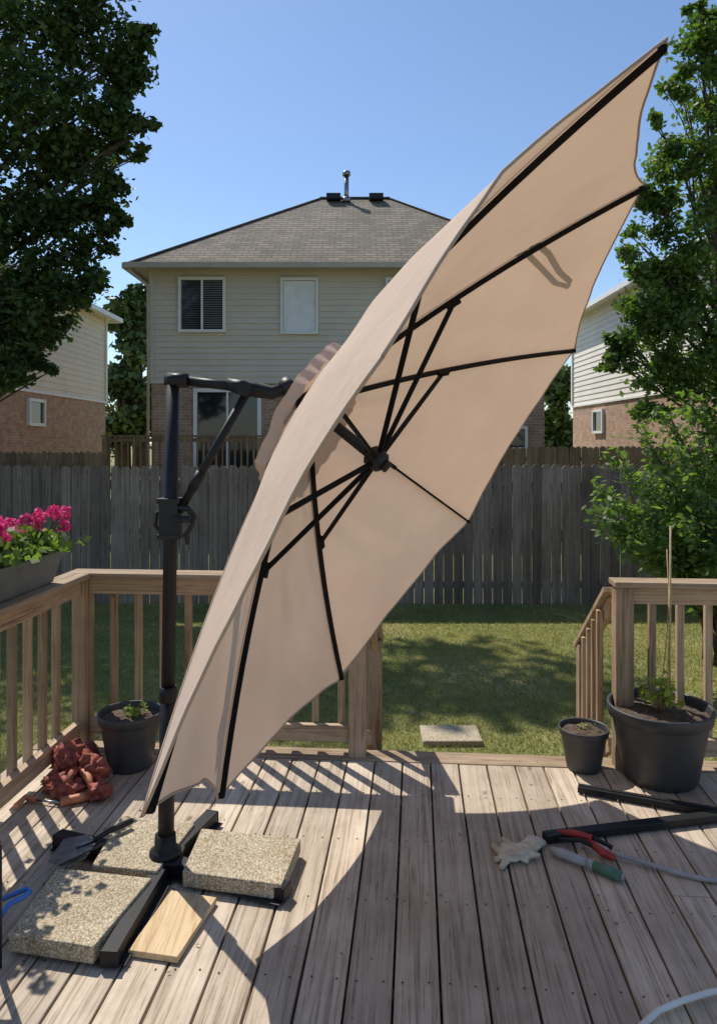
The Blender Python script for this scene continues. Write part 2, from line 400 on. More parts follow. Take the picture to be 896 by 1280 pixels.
b=B();b.box(((x0+x1)/2,(y0+y1)/2,4.5),(x1-x0-.04,y1-y0-.04,2.8))
siding(b,(x0,y0+.02),(x1,y0+.02),3.09,5.86,(0,-1,0));siding(b,(x1-.02,y0),(x1-.02,y1),3.09,5.86,(1,0,0));siding(b,(x0+.02,y1),(x0+.02,y0),3.09,5.86,(-1,0,0))
b.obj('siding_walls',['sidingA'],hs)
b=B()
for xx in (x0,x1): b.box((xx,y0,4.49),(.1,.1,2.75))
b.box(((x0+x1)/2,y0-.02,3.1),(x1-x0+.1,.06,.05));b.box(((x0+x1)/2,y0-.01,5.8),(x1-x0,.06,.14));b.obj('corner_trim',['sidingA'],hs)
b=B();hip(b,x0-.45,x1+.45,y0-.45,y1+.45,5.9,-1.17,.95,22.5,22.5,9.05);b.obj('roof',['shX','shY','gutter'],hs)
b=B()
rr_=[((x0-.45,y0-.45,5.915),(-1.17,22.5,9.065)),((x1+.45,y0-.45,5.915),(.95,22.5,9.065)),((-1.17,22.5,9.065),(.95,22.5,9.065))]
for p_,q_ in rr_: b.beam(p_,q_,.16,.03)
b.obj('ridge_caps',['ridge'],hs)
b=B();b.box(((x0+x1)/2,y0-.51,5.84),(x1-x0+1.0,.12,.13));b.box((x0-.51,(y0+y1)/2,5.84),(.12,y1-y0+1.0,.13));b.box((x1+.51,(y0+y1)/2,5.84),(.12,y1-y0+1.0,.13))
b.tube([(x0-.4,y0-.5,5.8),(x0-.35,y0-.45,5.68),(x0-.08,y0-.1,5.45),(x0-.06,y0-.08,5.3),(x0-.06,y0-.08,LZ)],.04,0,8);b.obj('gutter',['gutter'],hs)
def window(b,cx,cz,w,h,y,kind='double',fr=.07,nx=None,fm=0,gm=1,cm=2):
    def bx(a,z,o,dw,dz,dd,mt):
        if nx is None: b.box((a,y-o,z),(dw,dd,dz),mt)
        else: b.box((y+nx*o,a,z),(dd,dw,dz),mt)
    bx(cx,cz,.02,w-fr,h-fr,.03,gm)
    for s_ in (-1,1):
        bx(cx+s_*(w/2),cz,.05,fr,h+fr,.1,fm);bx(cx,cz+s_*(h/2),.047,w-fr,fr,.09,fm)
    if kind=='double': bx(cx,cz,.045,.05,h-fr,.07,fm)
    if kind=='single': bx(cx,cz,.045,w-fr,.04,.06,fm)
    if kind=='blinds':
        bx(cx,cz,.045,.05,h-fr,.07,fm)
        z=cz-h/2+.1
        while z<cz+h/2-.06: bx(cx+w*.25,z,.038,w*.5-.09,.02,.006,cm);bx(cx-w*.25,z,.037,w*.5-.09,.006,.004,cm);z+=.055
b=B()
def pz(y,Y=18.): return H-(y-550)*Y/F
def pxx(x,Y=18.): return (x-448)*Y/F
window(b,pxx(253.5),pz(381.5),1.08,1.27,17.99,'blinds')
window(b,pxx(374.5),pz(383),.85,1.3,17.99,'none')
b.box((pxx(374.5),17.949,pz(383)),(.76,.012,1.21),3)
window(b,pxx(505),pz(383),.85,1.3,17.99,'single')
window(b,pxx(285),pz(533)-.1,1.55,1.95,18.0,'double',.09)
window(b,pxx(636),pz(560),.8,1.0,18.0,'single')
b.obj('windows',['white','glass','blind','curtain'],hs)
b=B()
for xx in (417,470):
    X_=(xx-448)*22.2/F;b.box((X_,22.15,8.97),(.42,.35,.16))
b.tube([(-.36,22.1,8.7),(-.36,22.1,9.62)],.07,1,12);b.tube([(-.36,22.1,9.6),(-.36,22.1,9.72)],.12,1,12);b.tube([(-.36,22.1,8.8),(-.36,22.1,8.95)],.13,1,12)
b.obj('roof_vents',['blackp','steel'],hs)
nd=empty('neighbour_deck');b=B()
b.box((-3.65,16.6,.82),(3.3,2.6,.06))
for xx in (-5.25,-3.9,-2.05):
    b.box((xx,15.35,.65),(.1,.1,2.2))
b.box((-3.65,15.35,1.78),(3.35,.12,.04));b.box((-3.65,15.35,.98),(3.3,.04,.08));b.box((-3.65,15.35,1.7),(3.3,.04,.08));b.box((-3.65,15.32,.78),(3.35,.04,.2))
xx=-5.15
while xx<-2.1: b.box((xx,15.3,1.36),(.035,.035,.8));xx+=.13
b.obj('frame',['fence2'],nd)
def sidehouse(name,X,side,ya,yb,zs,ze,sid,win):
    e=empty(name);D=10
    xc=X-side*D/2
    b=B();b.box((xc,(ya+yb)/2,(zs+LZ)/2),(D,yb-ya,zs-LZ));b.obj('brick_walls',['brickX'],e)
    b=B();b.box((xc,(ya+yb)/2,(zs+ze)/2),(D-.04,yb-ya-.04,ze-zs))
    siding(b,(X-side*.02,ya),(X-side*.02,yb),zs-.01,ze,(side,0,0),.19);b.obj('siding_walls',[sid],e)
    b=B()
    b.box((X,yb,(zs+ze)/2),(.12,.12,ze-zs));b.box((X+side*.01,(ya+yb)/2,zs),(.08,yb-ya,.06));b.obj('corner_trim',['white'],e)
    b=B();hip(b,min(X,X-side*D)-.4,max(X,X-side*D)+.4,ya-.4,yb+.4,ze,xc,xc,ya+5,yb-5,ze+2.4);b.obj('roof',['shX','shY','white'],e)
    b=B();b.box((X+side*.45,(ya+yb)/2,ze-.05),(.12,yb-ya+.9,.16));b.box((xc,ya-.45,ze-.05),(D+.8,.1,.16));b.box((xc,yb+.45,ze-.05),(D+.8,.1,.16));b.obj('gutter',['white'],e)
    b=B()
    for (yy,zz,w,h) in win: window(b,yy,zz,w,h,X,'none',.09,nx=side)
    b.obj('windows',['white','glass'],e)
sidehouse('neighbour_house',-9.4,1,13.,27.5,3.1,6.25,'sidingB',[(21.5,2.5,1.0,.7)])
sidehouse('neighbour_house',8.4,-1,12.,29.,3.0,6.4,'sidingC',[(25.8,2.35,1.0,.75)])
# ---------------------------------------------------------------- vegetation
def leafcloud(name,clumps,per,L,w,mat,parent=None,sub=10,tight=.34,droop=.3):
    Ps=[]
    for (c,r,dens) in clumps:
        c=np.array(c,float);r=np.array(r if hasattr(r,'__len__') else (r,)*3,float)
        k=max(3,int(sub*dens));d=rng.normal(size=(k,3));d/=np.linalg.norm(d,axis=1)[:,None]
        sc_=c+d*r*(rng.random((k,1))**.45)
        m=int(per*dens);idx=rng.integers(0,k,m)
        dd=np.clip(rng.normal(size=(m,3)),-2,2)
        q=sc_[idx]+dd*r*tight*np.array([1,1,.7])*(.5+rng.random((m,1)))*.8
        Ps.append(q)
    P=np.concatenate(Ps);n=len(P)
    A=rng.normal(size=(n,3));A[:,2]=A[:,2]*.6-droop;A/=np.linalg.norm(A,axis=1)[:,None]
    C=rng.normal(size=(n,3))+np.array([0,0,.8]);Bv=np.cross(A,C);Bv/=np.linalg.norm(Bv,axis=1)[:,None]+1e-9
    s=(.6+.8*rng.random((n,1)))
    return leafmesh(name,P,A*L*.5*s,Bv*w*.5*s,mat,parent)
def limbs(name,base,clumps,r0,parent,split=.45,top=None):
    b=B();base=Vector(base);cs=[(Vector(c),(r if not hasattr(r,'__len__') else r[0])) for c,r,_ in clumps]
    top=Vector(top);pts=[base.lerp(top,t)+Vector((.12*math.sin(t*5),.1*math.cos(t*4),0)) for t in np.linspace(0,1,8)]
    b.tube(pts,[r0*(1.25-.95*t) for t in np.linspace(0,1,8)],0,12)
    for c,rr in cs:
        t=min(.95,max(.25,(c.z-base.z)/(top.z-base.z)*.7));s=pts[int(t*7)];m=(s+c)/2+Vector((random.uniform(-.2,.2),random.uniform(-.2,.2),.15))
        cur=[(s*(1-k)**2+m*2*k*(1-k)+c*k*k) for k in np.linspace(0,1,6)]
        b.tube(cur,[r0*(.12+.2*min(1,rr))*(1-.85*k) for k in np.linspace(0,1,6)],0,6)
        for _ in range(3):
            e=c+Vector((random.uniform(-.6,.6),random.uniform(-.6,.6),random.uniform(-.5,.5)))*rr*.8;b.tube([cur[3],(cur[3]+e)/2+Vector((0,0,.1)),e],[r0*.08,r0*.05,r0*.02],0,5)
    return b.obj(name,['bark'],parent)
def pc(x,y,Y,rp,d=1.,ry=None):
    p=W(x,y,Y);r=rp*Y/F;return ((p.x,p.y,p.z),(r,r if ry is None else ry,r),d)
t=empty('oak_tree')
cl=[pc(30,60,11,75),pc(110,50,11.3,55,.95),pc(160,75,11,32,.6),pc(60,140,10.8,70),pc(150,150,11,38,.75),pc(100,190,11.2,50,1.),pc(30,230,11,75),pc(130,250,10.9,32,.6),pc(80,290,11.1,46,.85),pc(20,330,10.8,60),pc(90,360,10.8,34,.6),pc(120,345,10.9,20,.3),pc(25,400,10.9,42,.8),pc(60,405,10.9,30,.5),pc(15,455,10.8,28,.5),pc(40,445,11,25,.45),pc(90,-30,11.2,70),pc(-60,100,11.2,110),pc(-60,250,11.4,100),pc(-60,380,11.2,80),pc(-40,-60,11.5,130),pc(182,160,11,15,.2),pc(178,45,11,15,.2),pc(172,190,11,13,.16),pc(150,275,11,13,.16),pc(62,465,10.9,12,.12),pc(130,300,11,22,.3),pc(160,110,11,22,.3)]
hi=[((-3.8,13.4,11.3),(1.3,.9,.8),.8),((-8.5,12,7.5),(1.8,1.8,2),1.6)]
limbs('trunk',(-8.2,11.6,LZ),cl+hi,.3,t,top=(-7.0,11.8,8.5))
leafcloud('foliage',cl,2200,.108,.066,'leafL',t,16,.3);leafcloud('upper_foliage',hi,1900,.2,.12,'leafL',t,20)
t=empty('maple_tree')
cl=[pc(885,70,12,38),pc(905,130,12.2,55),pc(850,110,12,24,.4),pc(850,190,12,36,.8),pc(900,230,12.3,60),pc(825,250,12,30,.6),pc(860,300,12,46,1.),pc(805,320,11.9,26,.5),pc(800,380,11.8,32,.6),pc(860,390,12,52,1.2),pc(785,440,11.8,28,.5),pc(840,460,12,42,1.),pc(900,480,12.2,60),pc(765,455,11.9,15,.16),pc(815,510,11.9,24,.35),pc(960,200,12.5,90),pc(960,380,12.5,100),pc(820,150,12,13,.12),pc(900,20,12.2,28,.45),pc(870,10,12,12,.15),pc(785,290,12,12,.1),pc(765,420,12,10,.08),pc(835,350,12,30,.6),pc(825,410,12,26,.5)]
limbs('trunk',(6.2,12.4,LZ),cl,.2,t,top=(6.0,12.4,6.6))
leafcloud('foliage',cl,1900,.105,.063,'leafR',t,15,.3)
t=empty('distant_trees')
cl=[pc(158,395,34,24,1.),pc(175,430,34,28,1.),pc(150,470,34,30,1.),pc(180,520,34,35,1.),pc(150,540,34,25,1.),pc(172,365,34,12,.4),pc(700,480,36,22,1.),pc(695,530,36,25,1.),pc(712,550,36,22,1.),pc(690,560,36,20,.8)]
for k in range(-12,13):
    if abs(k)>2: cl.append(((k*7.,62+3*math.sin(k*3),2.5+math.sin(k*2)),(5,3,3.5),1.))
leafcloud('foliage',cl,1800,.34,.24,'leafF',t,14)
b=B()
for c,_,_ in cl: b.tube([(c[0],c[1],LZ),(c[0],c[1],c[2])],[.25,.1],0,6)
b.obj('trunks',['bark'],t)
t=empty('lilac_shrub')
b=B();base=Vector((3.55,7.0,LZ));LP=[]
tips=[(735,640,6.6),(750,665,6.7),(745,615,6.9),(765,570,6.8),(795,535,6.9),(830,515,7),(860,490,7.1),(878,500,7.1),(893,540,7),(800,600,6.7),(790,640,6.6),(820,650,6.5),(850,600,6.6),(880,620,6.5),(905,590,6.7),(780,690,6.5),(830,700,6.5),(870,690,6.4),(900,660,6.5),(770,630,6.6),(840,560,6.7),(870,560,6.8),(810,570,6.8),(920,520,7),(850,650,6.3),(890,700,6.3),(800,675,6.4)]
for (x,y,Yd) in tips:
    for rep in range(2):
        tp=W(x+random.uniform(-12,12)*rep,y+random.uniform(-12,12)*rep,Yd);s=base+Vector((random.uniform(-.2,.2),random.uniform(-.2,.2),0))
        md=(s+tp)/2+Vector((.15,0,.35));cur=[s*(1-k)**2+md*2*k*(1-k)+tp*k*k for k in np.linspace(0,1,10)]
        b.tube(cur,[.016*(1-.85*k) for k in np.linspace(0,1,10)],0,5)
        for q in range(140):
            k=.35+.65*random.random()**.8;p=s*(1-k)**2+md*2*k*(1-k)+tp*k*k
            LP.append(p+Vector([random.gauss(0,.055) for _ in range(3)]))
b.obj('stems',['bark'],t)
P=np.array(LP);n=len(P);A=rng.normal(size=(n,3));A[:,2]=A[:,2]*.6+.1;A/=np.linalg.norm(A,axis=1)[:,None]
C=rng.normal(size=(n,3))+[0,0,1];Bv=np.cross(A,C);Bv/=np.linalg.norm(Bv,axis=1)[:,None];s=.6+.7*rng.random((n,1))
leafmesh('foliage',P,A*.044*s,Bv*.02*s,'leafS',t)
# ---------------------------------------------------------------- umbrella
um=empty('patio_umbrella')
dep=[1.19*1.5,1.89*1.5,2.56*1.5,2.8*1.5,2.47*1.5,1.77*1.5,1.11*1.5,.87*1.5]
pix=[(833,48),(805,230),(718,436),(585,652),(425,850),(272,1000),(178,1020),(478,446)]
C8=[W(x,y,d) for (x,y),d in zip(pix,dep)]
AP=W(383,503,2.91);nn=Vector((.804,-.258,-.535)).normalized();HUB=W(472,575,2.80)
MID=W(625,214,1.5)
def rib(i,t): return AP.lerp(C8[i%8],t)-nn*.045*4*t*(1-t)
def panel(i,t,s,off=0.):
    a=rib(i,t);c=rib(i+1,t);p=a.lerp(c,s);rm=(C8[i%8]+C8[(i+1)%8])/2
    k=.055 if i%8 not in (6,7) else 0
    p=p+(AP-rm)*k*t*t*4*s*(1-s)
    if i%8==7:
        base=C8[7].lerp(C8[0],.5);tri=(s/.5 if s<.5 else (1-s)/.5);tri=1-(1-tri)**1.12
        p=p+(MID-base)*tri*t**1.3
    if i%8==6: p=p-nn*.036*(4*s*(1-s))*t*(.35+.65*s)*1.3
    sg=4*s*(1-s)
    wv=noise.noise(Vector((i*7.3+s*3,t*3,0)))*.014+noise.noise(Vector((i*5.1+s*9+t*6,t*5,4)))*.009*(1-t*.6)
    if i%8 in (6,7): wv*=.5
    return p-nn*(wv*sg*1.4-.018*sg*t*(0 if i%8 in (6,7) else 1)+off)
b=B();NS=22;NT=32
for i in range(8):
    vs=[panel(i,.13+.87*tt/NT,ss/NS) for tt in range(NT+1) for ss in range(NS+1)]
    fs=[(r*(NS+1)+c,r*(NS+1)+c+1,(r+1)*(NS+1)+c+1,(r+1)*(NS+1)+c) for r in range(NT) for c in range(NS)]
    b.add(vs,fs,0,True)
b.obj('canopy',['canvas'],um)
b=B()
for i in range(8):
    b.tube([panel(i,1.0,ss/NS) for ss in range(NS+1)],.004,0,6)
    if i!=7: b.tube([panel(i,.16+.84*tt/NT,0.)-nn*.0015 for tt in range(NT+1)],.0028,0,5)
b.obj('hem',['hem'],um)
b=B();NS2=24
def VTf(i,s_): return .225+.06*math.cos((i+s_-5.4)*math.pi/4)
def vw(i,s_,t_):
    am=.55+.45*math.cos((i+s_-5.4)*math.pi/4)
    return am*(.007*math.sin(s_*math.pi*5+i*1.7)*t_**2+.005*math.sin(s_*17+i)*t_)*math.sin(math.pi*s_)**.5
for i in range(8):
    vs=[]
    for tt in range(9):
        for ss in range(NS2+1):
            t_=tt/8;s_=min(max(ss/NS2,1e-6),1-1e-6)
            vs.append(panel(i,VTf(i,s_)*t_,s_,.04+.025*t_+vw(i,s_,t_)))
    fs=[(r*(NS2+1)+c,r*(NS2+1)+c+1,(r+1)*(NS2+1)+c+1,(r+1)*(NS2+1)+c) for r in range(8) for c in range(NS2)]
    b.add(vs,fs,0,True)
    vs=[]
    for tt in range(3):
        for ss in range(NS2+1):
            s_=min(max(ss/NS2,1e-6),1-1e-6)
            p=panel(i,VTf(i,s_),s_,.065+vw(i,s_,1))+nn*.024*tt
            rd=(p-AP);rd=(rd-nn*rd.dot(nn)).normalized();p+=rd*.004*math.sin(s_*math.pi*8)*tt
            vs.append(p)
    fs=[(r*(NS2+1)+c,r*(NS2+1)+c+1,(r+1)*(NS2+1)+c+1,(r+1)*(NS2+1)+c) for r in range(2) for c in range(NS2)]
    b.add(vs,fs,0,True)
b.obj('vent_cap',['canvas'],um)
b=B()
for i in range(8):
    tend=.985 if i!=7 else .9
    pts=[rib(i,t)+nn*.018 for t in np.linspace(.03,tend,14)]
    for p,q in zip(pts[:-1],pts[1:]): b.beam(p,q+(q-p)*.02,.011,.019,0,up=nn)
    if i!=7: b.box(rib(i,.985)+nn*.014,(.018,.018,.016),0)
    b.beam(HUB-nn*.0,rib(i,.45)+nn*.03,.011,.018,0,up=nn)
    j=rib(i,.45)+nn*.028;b.beam(j-(C8[i]-AP).normalized()*.03,j+(C8[i]-AP).normalized()*.03,.019,.028,0,up=nn)
b.obj('ribs',['ribm'],um)
b=B();ax=(HUB-AP).normalized()
b.tube([AP-ax*.1,HUB+ax*.03],.021,0,14);b.tube([HUB-ax*.045,HUB-ax*.035,HUB+ax*.02,HUB+ax*.03],[.03,.042,.042,.03],0,16);b.tube([HUB+ax*.03,HUB+ax*.05],.022,0,12)
b.tube([AP-ax*.02,AP+ax*.06],.04,0,16);b.tube([AP-ax*.13,AP-ax*.08],.035,0,16)
b.obj('centre_pole',['blackp'],um)
def onp(x,y,i,off):
    a,b_,c=AP,C8[i],C8[(i+1)%8];nr=(b_-a).cross(c-a);d=W(x,y,1.)-Vector((0,0,H));tt=(a-Vector((0,0,H))).dot(nr)/d.dot(nr);return Vector((0,0,H))+d*tt-nn*off
b=B()
sp=[(655,325),(668,321),(684,336),(700,352),(717,357),(718,350),(705,338),(695,320),(683,311),(672,315)]
pp=[onp(x,y,1,.045) for x,y in sp];b.tube(pp,.014,0,6,flat=.25);b.obj('tie_strap',['strap'],um)
MB_=G(207,1090);MT=W(216,472,2.92)
b=B();b.tube([MB_,MB_.lerp(MT,.36)],.031,0,18);b.tube([MB_.lerp(MT,.34),MT],.0265,0,18)
b.tube([MB_.lerp(MT,.345),MB_.lerp(MT,.375)],.034,0,18)
b.lathe((MB_.x,MB_.y,.0),[(.0,.07),(.062,.07),(.062,.085),(.052,.095),(.042,.105),(.04,.15),(.0,.15)],0,24)
b.obj('mast',['black'],um)
b=B();E_=AP-ax*.1
b.tube([MT-Vector((0,0,.03)),MT+Vector((0,0,.008))],.034,0,16)
b.tube([MT+Vector((-.02,0,-.01)),MT+Vector((.06,0,-.012))],.029,0,14);
b.tube([MT+Vector((.05,0,-.012)),W(300,484,2.92)],.019,0,12)
b.tube([W(284,480,2.92),W(300,484,2.92),W(320,487,2.92),W(340,491,2.92),E_],[.024,.03,.032,.028,.026],0,14)
jj=W(306,486,2.9);b.tube([jj+Vector((0,-.04,0)),jj+Vector((0,.04,0))],.03,0,14)
b.tube([W(224,640,2.9),W(308,492,2.9)],.0165,0,12)
b.tube([W(240,612,2.9),W(252,590,2.9)],.02,0,12)
b.obj('arm',['black'],um)
b=B();hc=MB_.lerp(MT,.715)
b.box(hc,(.075,.075,.15));b.box(hc+Vector((.0,0,.07)),(.09,.085,.02));b.box(hc+Vector((0,0,-.07)),(.088,.083,.02))
b.tube([hc+Vector((-.03,0,.03)),hc+Vector((-.055,0,.02)),hc+Vector((-.06,0,-.03)),hc+Vector((-.035,0,-.06))],.008,0,8)
b.tube([hc+Vector((.02,-.02,.045)),hc+Vector((.075,-.03,.04)),hc+Vector((.1,-.03,.01)),hc+Vector((.09,-.03,-.03)),hc+Vector((.07,-.03,-.06)),hc+Vector((.075,-.03,-.1))],[.012,.013,.012,.01,.011,.009],0,8)
b.tube([hc+Vector((.03,-.045,.0)),hc+Vector((.085,-.045,-.0))],.014,0,10)
b.obj('crank_handle',['blackp'],um,bevel=.006)
b=B();c0=Vector((MB_.x,MB_.y,.035));up=Vector((0,0,1))
for q in (G(265,1022,.03),G(137,1200,.03),G(358,1116,.03),c0+(c0-G(358,1116,.03))):
    q=Vector((q.x,q.y,.035));b.beam(c0,q,.058,.05);dd=(q-c0).normalized();b.beam(q,q+dd*.006,.062,.054)
    sd=dd.cross(up);b.beam(c0+sd*.04-up*.022,q+sd*.04-up*.022,.03,.006);b.beam(c0-sd*.04-up*.0225,q-sd*.04-up*.0225,.03,.006)
b.box(c0+up*.028,(.13,.13,.012))
b.obj('cross_base',['black'],um,bevel=.004)
def slab(name,cs,z0,th,mat,bev=.006):
    b=B();cs=[Vector((c.x,c.y,0)) for c in cs];n=len(cs)
    b.add([c+Vector((0,0,z0)) for c in cs]+[c+Vector((0,0,z0+th)) for c in cs],[tuple(range(n))[::-1],tuple(range(n,2*n))]+[(i,(i+1)%n,(i+1)%n+n,i+n) for i in range(n)])
    return b.obj(name,[mat],bevel=bev)
slab('concrete_paver',[G(228,1088,.075),G(352,1105,.075),G(376,1047,.075),G(252,1034,.075)],.012,.06,'agg')
slab('concrete_paver',[G(10,1166,.075),G(117,1182,.075),G(190,1096,.075),G(72,1083,.075)],.012,.06,'agg')
slab('concrete_paver',[G(115,1080,.075),G(196,1088,.075),G(244,1028,.075),G(152,1018,.075)],.012,.06,'agg')
slab('wood_plank',[G(160,1188,.022),G(222,1197,.022),G(271,1122,.022),G(214,1113,.022)],.002,.022,'plank',.003)
# ---------------------------------------------------------------- pots
def pot(name,c,R,h,plant=True,big=False):
    e=empty(name);b=B();c=Vector((c[0],c[1],0))
    pr=[(0,.004),(R*.66,.004),(R*.68,.012)]
    if big: pr+=[(R*.7,.03),(R*.72,.034),(R*.72,.05),(R*.73,.054)]
    pr+=[(R*.9,h*.8),(R*.92,h*.83),(R*.97,h*.84),(R,h*.98),(R*.995,h),(R*.95,h),(R*.93,h*.96),(R*.88,h*.8)]
    b.lathe(c,pr);b.obj('vessel',['pot'],e)
    b=B();b.disc(c+Vector((0,0,h*.88)),R*.915,0,32,.02);b.obj('soil',['soil'],e);return e,c
def tuft(parent,c,R,hh,n,mat,L=.05):
    b=B();P=[]
    for k in range(n):
        a=random.random()*6.28;r=R*random.random();p=c+Vector((r*math.cos(a)*.3,r*math.sin(a)*.3,0));q=c+Vector((r*math.cos(a),r*math.sin(a),hh*random.uniform(.3,1)))
        b.tube([p,(p+q)/2+Vector((0,0,hh*.2)),q],.0018,0,4)
        for _ in range(5): P.append(q+Vector([random.gauss(0,.015) for _ in range(3)]))
    b.obj('stems',['bamboo'],parent)
    P=np.array(P);m=len(P);A=rng.normal(size=(m,3));A/=np.linalg.norm(A,axis=1)[:,None];Bv=np.cross(A,rng.normal(size=(m,3))+[0,0,1.5]);Bv/=np.linalg.norm(Bv,axis=1)[:,None]
    leafmesh('leaves',P,A*L*.5,Bv*L*.3,mat,parent)
e,c=pot('flower_pot',(-1.19,3.86),.165,.285);tuft(e,c+Vector((.02,-.02,.25)),.07,.06,9,'leafP',.03)
e,c=pot('flower_pot',(1.165,3.83),.127,.215);tuft(e,c+Vector((0,0,.19)),.05,.03,4,'leafP',.02)
e,c=pot('flower_pot',(1.515,3.72),.255,.37,big=True);tuft(e,c+Vector((0,0,.33)),.12,.15,20,'leafP',.05)
b=B();b.tube([c+Vector((.04,-.02,.3)),c+Vector((.045,-.02,1.27))],.005,0,6);b.tube([c+Vector((.03,.0,.3)),c+Vector((.05,.0,.8)),c+Vector((.035,0,1.15))],.003,0,5)
b.tube([c+Vector((.0,.02,.3)),c+Vector((.03,-.01,.7)),c+Vector((.045,-.015,1.0))],.003,0,5);b.obj('bamboo_stake',['bamboo'],e)
pl=empty('flower_planter',True)
b=B();v0,v1,uc=-1.15,-.36,-1.60
def tr(z,w,vv0,vv1): return [(uc-w,vv0,z),(uc+w,vv0,z),(uc+w,vv1,z),(uc-w,vv1,z)]
rings=[tr(.975,.07,v0+.04,v1-.04),tr(1.11,.098,v0,v1),tr(1.11,.108,v0-.01,v1+.01),tr(1.135,.108,v0-.01,v1+.01),tr(1.135,.092,v0+.01,v1-.01),tr(1.1,.088,v0+.02,v1-.02)]
vs=[p for r in rings for p in r];fs=[(3,2,1,0),(20,21,22,23)]
for r in range(5):
    for k in range(4): fs.append((r*4+k,r*4+(k+1)%4,(r+1)*4+(k+1)%4,(r+1)*4+k))
b.add(vs,fs);b.obj('trough',['trough'],pl,bevel=.004)
def pleaf(nm,P,L,w,mat):
    P=np.array(P);m=len(P);A=rng.normal(size=(m,3));A/=np.linalg.norm(A,axis=1)[:,None];Bv=np.cross(A,rng.normal(size=(m,3))+[0,0,.5]);Bv/=np.linalg.norm(Bv,axis=1)[:,None]
    s=.7+.6*rng.random((m,1));leafmesh(nm,P,A*L*.5*s,Bv*w*.5*s,mat,pl)
P=[(uc+random.gauss(0,.07),random.uniform(v0,v1+.02),1.15+abs(random.gauss(0,.045))) for _ in range(1500)];pleaf('leaves',P,.045,.04,'leafS')
P=[];b=B()
for k in range(30):
    q=Vector((uc+random.gauss(.0,.07),random.uniform(v0,v1+.04),random.uniform(1.2,1.35)));b.tube([(uc,q.y,1.12),(uc*.5+q.x*.5,q.y,1.18),q],.002,0,4)
    for _ in range(60):
        d=Vector([random.gauss(0,1) for _ in range(3)]).normalized()*random.uniform(.018,.036);P.append(q+d)
b.obj('stems',['leafS'],pl);pleaf('blossoms',P,.026,.022,'petal')
# ---------------------------------------------------------------- deck clutter
b=B();g=lambda x,y,z=0.:Vector((G(x,y).x,G(x,y).y,z))
for k,(x,y,z,s) in enumerate([(88,962,.09,(.085,.07,.075)),(118,968,.07,(.07,.06,.06)),(100,945,.06,(.09,.05,.06)),(85,985,.04,(.08,.05,.04)),(125,985,.035,(.05,.06,.035)),(70,975,.04,(.06,.05,.04))]):
    b.blob(g(x,y+12,z),s,0,.38,2.6,seed=k,seg=28)
for k in range(7):
    a=k*.9;p=g(95+25*math.cos(a),985+10*math.sin(a),.04+.02*(k%3));b.tube([g(98,975,.07),p+Vector((0,0,.02)),p+Vector((.05*math.cos(a),-.04,-.02))],[.022,.018,.013],k%3==1 and 1 or 0,10)
b.obj('leather_gloves',['rust','orange'])
b=B();b.tube([g(76,1008,.02),g(114,1000,.022)],[.02,.022],0,12);b.tube([g(114,1000,.022),g(122,998,.022)],[.012,.01],1,10);b.tube([g(20,1012,.015),g(32,1002,.02),g(46,1004,.015)],.014,0,10);b.tube([g(46,1004,.015),g(76,1008,.018)],.005,1,8);b.obj('screwdriver',['orange','steel'])
b=B();cs=[G(60,1078,.08),G(80,1050,.08),G(110,1044,.08),G(122,1052,.08),G(108,1072,.08),G(85,1084,.08)]
b.add([c for c in cs]+[c+Vector((0,0,.004)) for c in cs],[tuple(range(6))[::-1],tuple(range(6,12))]+[(i,(i+1)%6,(i+1)%6+6,i+6) for i in range(6)],0)
b.tube([G(118,1050,.09),G(138,1038,.1),G(165,1026,.1)],[.008,.012,.013],1,10);b.tube([G(95,1058,.09),G(118,1050,.09)],.006,0,8)
b.tube([G(75,1082,.09),G(100,1070,.09),G(132,1054,.09)],.004,1,8)
b.obj('hand_trowel',['steel','blackp'])
b=B();
b.beam(g(722,990,.02),g(900,1022,.02),.045,.03);b.beam(g(722,990,.037),g(900,1022,.037),.02,.008);b.obj('metal_bar',['black'],bevel=.004)
b=B();b.beam(g(680,1053,.022),g(930,1022,.022),.05,.032);b.tube([g(680,1053,.022),g(690,1051,.022)],.02,0,10);b.obj('metal_bar',['black'],bevel=.004)
b=B();b.tube([g(698,1058,.03),g(725,1062,.04),g(745,1070,.035)],[.008,.01,.01],1,8);b.tube([g(735,1062,.035),g(755,1078,.035),g(768,1082,.03)],[.014,.018,.016],0,10)
b.tube([g(697,1050,.03),g(715,1056,.05),g(740,1062,.05)],[.011,.014,.012],0,10);b.tube([g(740,1062,.05),g(765,1070,.035)],.009,1,8)
b.obj('loppers',['red','blackp'])
b=B();b.tube([g(688,1068,.02),g(700,1074,.025),g(735,1087,.025)],[.012,.019,.017],1,12);b.tube([g(735,1087,.025),g(742,1090,.025)],.02,1,12);b.tube([g(742,1090,.025),g(776,1103,.022)],[.02,.021],0,12);b.tube([g(776,1103,.022),g(779,1104,.022)],.014,1,10);b.obj('hedge_shears',['green','greyhose'])
b=B();b.tube([g(748,1072,.03),g(770,1074,.02),g(800,1082,.018),g(840,1094,.014),g(880,1103,.012),g(960,1112,.012)],.0095,0,10);b.obj('garden_hose',['greyhose'])
b=B();b.tube([g(800,1292,.02),g(822,1272,.02),g(850,1260,.02),g(885,1249,.02),g(960,1235,.02)],.009,0,12);b.obj('garden_hose',['hose'])  # white tube laid on the deck, stands in for a chair arm
b=B();gc=g(645,1072,.0)
b.blob(gc+Vector((.0,0,.018)),(.075,.06,.022),0,.3,2.,seed=3,seg=26)
for (x0_,y0_,x1_,y1_) in [(625,1070,616,1060),(628,1078,618,1078),(632,1082,626,1088),(655,1062,662,1052),(640,1062,628,1052)]:
    p=g(x0_,y0_,.018);q=g(x1_,y1_,.012);b.tube([g(642,1071,.02),p,q],[.02,.015,.011],0,10,flat=.8)
